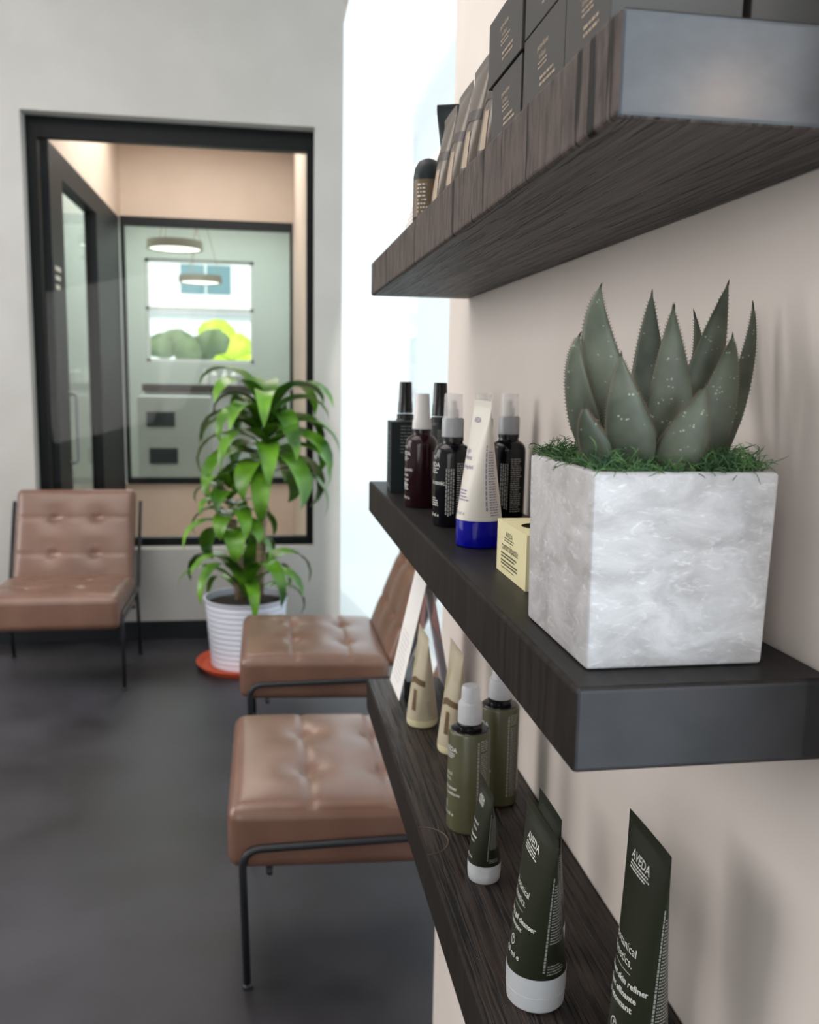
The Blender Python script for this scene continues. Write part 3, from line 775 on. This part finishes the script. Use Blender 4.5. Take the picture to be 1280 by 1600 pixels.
gc = green_tube('large dark green tube reading skin refiner, nearest the wall at lower right', -.103, .872, .0345, .310, .110, .05,
     [('botanical', .0140, .0, .176, 'c', 0), ('kinetics.', .0140, -.002, .161, 'c', 0), ('______', .012, .002, .155, 'c', 0),
      ('exfoliant skin refiner', .0105, .003, .139, 'c', .02), ('exfoliant affinante', .0100, -.003, .125, 'c', .02), ('peau etonnant', .0108, -.003, .112, 'c', .02)], 'dark green tubes on the lowest shelf', 5)
link_mesh('emblem', logo(tube_map(.0345,.110,.05,.310), .004, .086, .0060), M['white_ink'], gc)
gd = green_tube('small dark green tube in front of the olive spray bottle', -.170, 1.322, .0265, .157, .088, .03,
     [('botanical', .0075, .0, .095, 'c', 0), ('kinetics.', .0075, 0, .086, 'c', 0), ('gel cleanser', .0068, 0, .074, 'c', .02), ('nettoyant', .0062, -.002, .066, 'c', .01), ('40 ml e', .0065, .002, .040, 'c', .01)], 'dark green tubes on the lowest shelf', 6, .6)

def olive_bottle(label, x, y, r, hs, seed, cap_extra):
    t = place('spray_bottle', label, 'bottle', x, y, Z3, 'olive spray bottles on the lowest shelf')
    b = bmesh.new(); lathe(b, [(r*.94,0),(r,.004),(r,hs-.004),(r*.97,hs-.001),(r*.90,hs+.0005),(0,hs+.001)], 56); link_mesh('bottle_body', b, M['olive'], t, .5)
    b = bmesh.new(); lathe(b, [(r*.88,hs),(r*.86,hs+.002),(r*.54,hs+.003),(r*.54,hs+.006),(r*.60,hs+.007),(r*.60,hs+.012),(r*.56,hs+.013),(r*.56,hs+.018),(0,hs+.018)], 48)
    link_mesh('neck', b, M['black_neck'], t, .5)
    b = bmesh.new(); q = r*.575
    lathe(b, [(q,hs+.014),(q,hs+.045),(q*.95,hs+.050),(q*.78,hs+.052),(q*.74,hs+.074),(q*.66,hs+.080),(0,hs+.080)], 48, caps=False); link_mesh('overcap', b, M['frosted'], t, .5)
    b = bmesh.new(); lathe(b, [(q*.55,hs+.018),(q*.55,hs+.040),(q*.3,hs+.046),(q*.3,hs+.066),(0,hs+.066)], 24); link_mesh('pump', b, M['grey_collar'], t, .5)
    mp = cyl_map(r); b = bmesh.new(); rnd = random.Random(seed)
    put_text(b, mp, 'AVEDA', .0125, .008, hs-.034, 'c', .012); fine_print(b, mp, -.012, .028, hs-.045, hs-.037, .0036, .5, rnd=rnd)
    for s_, sz, z in (('botanical', .010, .105), ('kinetics.', .010, .095)): put_text(b, mp, s_, sz, 0, z, 'c', 0)
    put_text(b, mp, 'skin toner', .0095, .010, .079, 'c', .02); put_text(b, mp, 'lotion tonifiante', .0085, .008, .069, 'c', .015); put_text(b, mp, '150 ml e', .0095, .006, .030, 'c', .01)
    link_mesh('lettering', b, M['white_ink'], t)
    link_mesh('emblem', logo(mp, 0, .048, .005), M['white_ink'], t)
    b = bmesh.new(); a0 = r*1.75
    fine_print(b, mp, a0, a0+.0035, .02, hs-.012, .0042, .8, True, rnd); fine_print(b, mp, a0+.006, a0+.024, hs-.028, hs-.010, .0042, .55, False, rnd)
    fine_print(b, mp, a0+.006, a0+.024, .02, hs-.034, .0036, .5, False, rnd)
    link_mesh('fine_print', b, M['pale_ink'], t)
olive_bottle('olive spray bottle with frosted cap, front of the pair on the lowest shelf', -.160, 1.490, .0375, .183, 11, 0)
olive_bottle('olive spray bottle nearer the wall, its cap hidden by the middle shelf', -.080, 1.585, .0375, .190, 12, 0)

def band_tube(name, label, x, y, z, r, L_, H, body, cap_m, band_m, bar_m, group, cap=.018, blotch=True, seed=2, sh=0):
    t = place(name, label, 'tube', x, y, z, group)
    b = bmesh.new(); lathe(b, [(r*.90,0),(r*.97,.003),(r,.010),(r*1.0,cap),(0,cap)], 48); link_mesh('cap', b, cap_m, t, .5)
    link_mesh('tube_body', tube_body(r, L_, cap, H), body, t, .7)
    mp = tube_map(r, L_, cap, H)
    b = bmesh.new(); s0 = r*.62+sh; zb = H*.44; s_a = -r*.15+sh
    n = 10
    for k in range(n):                      # bent band: rising stroke then a level stroke
        u0, u1 = k/n, (k+1)/n
        f0 = lambda u: (s_a + u*r*1.95, zb + (.010*u/.35 if u < .35 else .010 - .004*(u-.35)/.65))
        (sa, za), (sb, zb2) = f0(u0), f0(u1)
        b.faces.new([b.verts.new(mp(*q)) for q in ((sa,za),(sb,zb2),(sb,zb2+.0145),(sa,za+.0145))])
    link_mesh('band', b, band_m, t)
    b = bmesh.new()
    for k in range(4): put_rect(b, mp, s0, s0+.0125, zb-.055+k*.0125, zb-.055+(k+1)*.0125, 2)
    link_mesh('bar', b, bar_m, t)
    if blotch:
        b = bmesh.new()
        for k in range(14):
            a0, a1 = 2*PI*k/14, 2*PI*(k+1)/14; R0 = .012
            b.faces.new([b.verts.new(mp(-.004+q*math.cos(a)*.8, H*.70+q*1.9*math.sin(a)+q*.6*math.cos(a))) for q, a in ((R0,a0),(R0,a1),(R0*.70,a1),(R0*.70,a0))])
        link_mesh('leaf_emblem', b, M['green_ink'], t)
    b = bmesh.new(); rnd = random.Random(seed)
    fine_print(b, mp, r*1.9, r*2.3, cap+.01, H*.30, .005, .4, False, rnd); link_mesh('fine_print', b, M['pale_ink'], t)
    return t
band_tube('cream_tube', 'cream tube with a brown bent band, left of the pair on lowest shelf', -.157, 1.980, Z3, .0365, .132, .222, M['cream'], M['cream_cap'], M['brown_ink'], M['brown_ink'], 'cream tubes on the lowest shelf')
band_tube('cream_tube', 'cream tube with a brown bent band, partly behind the olive spray bottle', -.114, 1.822, Z3, .0370, .128, .232, M['cream'], M['cream_cap'], M['brown_ink'], M['brown_ink'], 'cream tubes on the lowest shelf')

# tent card on the lowest shelf
t = place('tent_card', 'white folded tent card with pink and lavender inner print on lowest shelf', 'display card', -.118, 2.21, Z3)
def slab(bm, p, th=.0015):
    n = (Vector(p[1])-Vector(p[0])).cross(Vector(p[2])-Vector(p[0])).normalized()*th
    lo = [bm.verts.new(q) for q in p]; hi = [bm.verts.new(Vector(q)+n) for q in p]
    bm.faces.new(lo[::-1]); bm.faces.new(hi)
    for k in range(len(p)): bm.faces.new((lo[k], lo[(k+1)%len(p)], hi[(k+1)%len(p)], hi[k]))
b = bmesh.new(); slab(b, [(-.070,.08,0),(-.070,-.08,0),(.0,-.08,.33),(.0,.08,.33)]); link_mesh('front_panel', b, M['paper'], t)
b = bmesh.new(); slab(b, [(.0,.08,.33),(.0,-.08,.33),(.062,-.08,.0),(.062,.08,.0)]); link_mesh('rear_panel', b, M['lavender'], t)
def card_map(s, z): q = z/.33; return (-.070+.070*q-.0022, -s, z)
b = bmesh.new(); rnd = random.Random(8); fine_print(b, card_map, -.055, .05, .02, .15, .012, .18, False, rnd)
link_mesh('lettering', b, M['grey_print'], t)
b = bmesh.new(); slab(b, [(.012,-.0805,.26),(.034,-.0805,.145),(.008,-.0805,.20)], .0012)
slab(b, [(-.012,-.0805,.27),(-.006,-.0805,.27),(-.012,-.0805,.18),(-.028,-.0805,.16)], .0012)
link_mesh('printed_insert', b, M['pink'], t)
link_mesh('weight', B(-.050, -.030, -.07, -.03, .0, .045), M['black_matte'], t)

# ---- middle shelf
def carton():
    t = place('product_carton', 'dark green product carton, farthest item on the middle shelf', 'box', -.196, 2.095, Z2)
    link_mesh('box_body', B(-.032, .032, -.032, .032, 0, .165, bev=.0008), M['box_navy'], t)
    mp = lambda s, z: (-.0324, -s, z)
    b = bmesh.new(); rnd = random.Random(4)
    put_text(b, mp, 'AVEDA', .011, -.0, .135, 'c', .01)
    for z in (.118, .072): put_rect(b, mp, -.026, .026, z, z+.0012)
    for z in (.104, .094, .083): put_text(b, mp, 'invati' if z > .1 else 'men', .009, 0, z, 'c', .01)
    fine_print(b, mp, -.02, .02, .012, .02, .005, .5, False, rnd); link_mesh('lettering', b, M['pale_ink'], t)
    mp2 = lambda s, z: (s, -.0324, z)
    b = bmesh.new(); fine_print(b, mp2, -.010, .024, .09, .155, .0075, .2, False, rnd); link_mesh('fine_print', b, M['pale_ink'], t)
carton()
def black_bottle(label, x, y, seed):
    t = place('nozzle_bottle', label, 'bottle', x, y, Z2, 'black capped bottles at the far end of middle shelf')
    b = bmesh.new(); lathe(b, [(.026,0),(.0285,.003),(.0285,.150),(.026,.160),(.020,.166),(0,.166)], 40); link_mesh('bottle_body', b, M['black_matte'], t, .5)
    b = bmesh.new(); lathe(b, [(.0205,.164),(.0205,.176),(.018,.178),(0,.178)], 32); link_mesh('collar', b, M['black_matte'], t, .5)
    b = bmesh.new(); lathe(b, [(.0185,.180),(.0175,.205),(.0165,.208),(.0150,.253),(.0140,.2555),(0,.2555)], 32); link_mesh('nozzle_cap', b, M['black_neck'], t, .5)
    mp = cyl_map(.0285); b = bmesh.new(); rnd = random.Random(seed); fine_print(b, mp, .035, .06, .05, .15, .0042, .5, False, rnd); link_mesh('fine_print', b, M['pale_ink'], t)
black_bottle('black bottle with tapered cap behind the dark green carton', -.176, 2.19, 1)
black_bottle('black bottle with tapered cap between the white and clear caps, near window edge', -.121, 2.03, 2)
def pump(label, x, y, r, body, kind, seed, title, hs=.128, rz=0, group='dark pump bottles on the middle shelf', front=True):
    t = place('pump_bottle', label, 'bottle', x, y, Z2, group, rz)
    prof = [(r*.92,0),(r,.004),(r,hs-.004),(r*.985,hs+.004),(r*.93,hs+.011),(r*.80,hs+.017),(r*.60,hs+.021),(r*.56,hs+.024),(r*.56,hs+.030),(0,hs+.030)]
    b = bmesh.new(); lathe(b, prof, 56); link_mesh('bottle_body', b, body, t, .6)
    z0 = hs+.034
    b = bmesh.new(); lathe(b, [(r*.60,hs+.026),(r*.60,hs+.0335),(0,hs+.0335)], 40); link_mesh('neck_ring', b, M['black_neck'], t, .5)
    if kind == 'white':
        b = bmesh.new(); lathe(b, [(r*.60,z0-.002),(r*.58,z0+.016),(r*.50,z0+.022),(r*.43,z0+.069),(r*.40,z0+.0715),(0,z0+.0715)], 40); link_mesh('cap', b, M['white_cap'], t, .5)
    else:
        b = bmesh.new(); lathe(b, [(r*.60,z0-.002),(r*.60,z0+.030),(r*.56,z0+.033),(0,z0+.033)], 40); link_mesh('collar', b, M['grey_collar'], t, .5)
        b = bmesh.new(); lathe(b, [(r*.30,z0+.033),(r*.30,z0+.048),(r*.16,z0+.050),(r*.16,z0+.064),(0,z0+.064)], 24); link_mesh('pump_head', b, M['white_cap'], t, .5)
        b = bmesh.new(); lathe(b, [(r*.52,z0+.033),(r*.49,z0+.074),(r*.47,z0+.0765),(0,z0+.0765)], 40, caps=False); link_mesh('clear_overcap', b, M['clear'], t, .5)
    mp = cyl_map(r); b = bmesh.new(); rnd = random.Random(seed)
    if front:
        put_text(b, mp, 'AVEDA', .0115, .004, hs-.020, 'c', .012); fine_print(b, mp, -.016, .020, hs-.031, hs-.0225, .0036, .5, rnd=rnd)
        put_rect(b, mp, .011, .0125, hs-.006, hs+.002); put_text(b, mp, '71', .008, .004, hs-.006, 'c', .01)
        z = hs-.052
        for s_, sz in title: put_text(b, mp, s_, sz, .004, z, 'c', .015); z -= sz*1.15
        fine_print(b, mp, -.016, .022, .036, .052, .0042, .5, rnd=rnd); put_text(b, mp, '100 ml e', .0090, .006, .018, 'c', .01)
        link_mesh('lettering', b, M['white_ink'], t)
    else: b.free()
    b = bmesh.new(); a0 = r*(1.55 if kind == 'white' else 1.05 if front else .9)
    if kind != 'white': fine_print(b, mp, a0, a0+.016, .012, hs-.022, .0042, .6, True, rnd)
    fine_print(b, mp, a0+.020, a0+.044, .014, hs-.012, .0042, .5, False, rnd)
    link_mesh('fine_print', b, M['pale_ink'], t)
    return t
pump('dark amber pump bottle with white cap on the middle shelf', -.195, 1.842, .0335, M['amber'], 'white', 1, [('firming tonic', .0095), ('volume', .0085), ('nutrient', .0085), ('daily care', .007)])
pump('dark violet bottle with clear cap directly left of the blue-capped tube', -.180, 1.604, .0335, M['violet'], 'clear', 2, [('brilliant tonic.', .0115)])
pump('dark bottle almost hidden behind the blue-capped white tube', -.122, 1.612, .0300, M['violet'], 'clear', 3, [], front=False)
pump('dark bottle with clear cap against the wall left of the concrete planter', -.049, 1.700, .0340, M['violet'], 'clear', 4, [], front=False)
t = place('blue_capped_tube', 'white tube tapering upwards on a cobalt blue cap, middle shelf', 'tube', -.1760, 1.402, Z2, None)
b = bmesh.new(); lathe(b, [(.0345,0),(.0365,.002),(.0370,.010),(.0370,.042),(.036,.044),(0,.044)], 56); link_mesh('cap', b, M['blue'], t, .5)
link_mesh('tube_body', tube_body(.0368, .118, .0435, .232), M['white_tube'], t, .7)
mp = tube_map(.0368, .118, .0435, .232); b = bmesh.new(); rnd = random.Random(3)
put_text(b, mp, 'AVEDA', .0115, .010, .198, 'c', .01); put_text(b, mp, 'light', .0100, .004, .150, 'c', .01); put_text(b, mp, 'elements', .0100, .004, .140, 'c', .01)
put_text(b, mp, 'smoothing fluid', .0078, .006, .126, 'c', .015); fine_print(b, mp, -.01, .03, .072, .092, .005, .4, False, rnd); put_text(b, mp, '100 ml e', .009, .008, .052, 'c', 0)
link_mesh('lettering', b, M['violet_ink'], t)
b = bmesh.new(); fine_print(b, mp, .062, .066, .05, .165, .0045, .7, True, rnd); fine_print(b, mp, .070, .092, .05, .155, .0042, .45, False, rnd); link_mesh('fine_print', b, M['violet_ink'], t)
# small yellow carton with a round opening showing the jar inside
t = place('paste_carton', 'small pale yellow carton with round hole, beside the concrete planter', 'box', -.152, 1.151, Z2)
bm = bmesh.new(); hx, hy, hz = .040, .072, .072; NS = 32; RH = .026
outer_b = [bm.verts.new((sx*hx, sy*hy, 0)) for sx, sy in ((-1,-1),(1,-1),(1,1),(-1,1))]
outer_t = [bm.verts.new((sx*hx, sy*hy, hz)) for sx, sy in ((-1,-1),(1,-1),(1,1),(-1,1))]
bm.faces.new(outer_b[::-1])
for k in range(4): bm.faces.new((outer_b[k], outer_b[(k+1)%4], outer_t[(k+1)%4], outer_t[k]))
per = []; hole = []
for k in range(NS):
    a = 2*PI*k/NS - PI*3/4; c, s = math.cos(a), math.sin(a); q = min(hx/abs(c) if abs(c) > 1e-6 else 9, hy/abs(s) if abs(s) > 1e-6 else 9)
    hole.append(bm.verts.new((RH*c, RH*s, hz)))
    per.append(bm.verts.new((q*c, q*s, hz)))
for k in range(NS): bm.faces.new((per[k], per[(k+1)%NS], hole[(k+1)%NS], hole[k]))
for k in range(4):
    sx, sy = ((-1,-1),(1,-1),(1,1),(-1,1))[k]
    near = sorted(per, key=lambda v: (v.co-outer_t[k].co).length)[:2]
    if (near[0].co-outer_t[k].co).length > 1e-5:
        try: bm.faces.new((outer_t[k], near[0], near[1]))
        except ValueError: pass
link_mesh('box_body', bm, M['box_yellow'], t)
b = bmesh.new(); lathe(b, [(.0255,.02),(.0255,.062),(.024,.064),(0,.064)], 32); link_mesh('jar', b, M['jar'], t, .5)
mp = lambda s, z: (-.0404, -s, z); b = bmesh.new(); rnd = random.Random(2)
put_text(b, mp, 'AVEDA', .0105, -.010, .0535, 'c', 0); fine_print(b, mp, -.033, .014, .046, .052, .0035, .4, False, rnd)
put_text(b, mp, 'controlpaste', .0160, -.006, .0345, 'c', 0)
fine_print(b, mp, -.048, .038, .024, .030, .0042, .55, False, rnd); fine_print(b, mp, -.048, .038, .014, .020, .0042, .55, False, rnd); fine_print(b, mp, -.045, .02, .006, .010, .0042, .3, False, rnd)
link_mesh('lettering', b, M['dark_ink'], t)

# ---- top shelf
def dark_box(label, x0, x1, y0, y1, z, h, seed):
    t = place('product_box', label, 'box', (x0+x1)/2, (y0+y1)/2, z, 'charcoal product boxes on the top shelf')
    hx, hy = (x1-x0)/2, (y1-y0)/2
    link_mesh('box_body', B(-hx, hx, -hy, hy, 0, h, bev=.0012, seg=2), M['box_dark'], t)
    mp = lambda s, z_: (-hx-.0004, -s, z_); b = bmesh.new(); rnd = random.Random(seed)
    put_text(b, mp, 'pure-fume', .0085, .0, h*.66, 'c', .01); put_text(b, mp, 'brilliant', .0075, .0, h*.54, 'c', 0)
    fine_print(b, mp, -hy*.2, hy*.35, h*.40, h*.50, .0045, .4, False, rnd); fine_print(b, mp, -hy*.1, hy*.65, h*.16, h*.30, .0062, .45, False, rnd)
    link_mesh('lettering', b, M['tan_ink'], t)
for a in (('charcoal box at bottom of the farthest stack, next to the taupe tubes', -.238, -.13, 1.014, 1.142, 0, .071, 1),
          ('charcoal box on top of the farthest stack, overhanging the one below', -.240, -.13, 1.010, 1.158, .0725, .076, 2),
          ('charcoal box at the bottom of the middle stack on top shelf', -.238, -.13, .866, 1.004, 0, .077, 3),
          ('charcoal box on top of the middle stack on top shelf', -.238, -.13, .866, 1.004, .0785, .077, 4),
          ('charcoal box in the stack nearest the shelf end, front row', -.240, -.125, .745, .858, 0, .077, 5),
          ('charcoal box stacked second in the nearest front row stack', -.240, -.125, .745, .858, .0785, .077, 6),
          ('charcoal box beside the wall at the near end of top shelf', -.118, -.004, .745, .858, 0, .077, 7),
          ('charcoal box stacked beside the wall at the near end', -.118, -.004, .745, .858, .0785, .077, 8)):
    dark_box(a[0], a[1], a[2], a[3], a[4], Z1+a[5]*K, a[6], a[7])
for i, (y, H, lab) in enumerate(((1.235,.166,'taupe banded tube touching the charcoal boxes on top shelf'), (1.345,.168,'taupe banded tube second from the charcoal boxes'),
                  (1.455,.163,'taupe banded tube third from the charcoal boxes'), (1.575,.160,'taupe banded tube farthest from the charcoal boxes'))):
    band_tube('taupe_tube', lab, -.203, y, Z1, .030, .104, H, M['taupe'], M['taupe_dark'], M['taupe_dark'], M['tan_ink'], 'taupe tubes on the top shelf', cap=.02, blotch=False, seed=i, sh=-.012)
t = place('dark_tube', 'tall blackish tube with a square flat top behind the taupe tubes', 'tube', -.165, 1.64, Z1, None, 1.2)
b = bmesh.new(); lathe(b, [(.028,0),(.030,.004),(.030,.03),(0,.03)], 40); link_mesh('cap', b, M['black_neck'], t, .5)
link_mesh('tube_body', tube_body(.0298, .100, .0295, .196), M['box_navy'], t, .7)
t = place('rounded_bottle', 'small dark olive bottle with rounded shoulders at far end of top shelf', 'bottle', -.205, 1.768, Z1)
b = bmesh.new(); lathe(b, [(.026,0),(.0285,.003),(.0285,.095),(.026,.112),(.018,.124),(.008,.129),(0,.130)], 48); link_mesh('bottle_body', b, M['box_navy'], t, .7)
mp = cyl_map(.0285); b = bmesh.new(); put_rect(b, mp, .004, .05, .02, .088, 14); link_mesh('gold_label', b, M['brown_ink'], t)
mp = cyl_map(.0288); b = bmesh.new(); rnd = random.Random(9); fine_print(b, mp, .018, .04, .03, .08, .007, .4, False, rnd); link_mesh('lettering', b, M['white_ink'], t)
t = place('leaning_card', 'white printed card standing at the far end of the top shelf', 'display card', -.20, 1.86, Z1)
b = bmesh.new(); slab(b, [(-.03,.10,0),(-.03,-.06,0),(.03,-.06,.17),(.03,.10,.17)]); link_mesh('card_panel', b, M['paper'], t)
b = bmesh.new(); slab(b, [(.03,.10,.17),(.03,-.06,.17),(.07,-.06,0),(.07,.10,0)]); link_mesh('card_support', b, M['paper'], t)
b = bmesh.new(); rnd = random.Random(12); fine_print(b, lambda s, z: (-.03+.06*z/.17-.002, -s, z), -.085, .045, .01, .13, .012, .3, False, rnd); link_mesh('lettering', b, M['grey_print'], t)
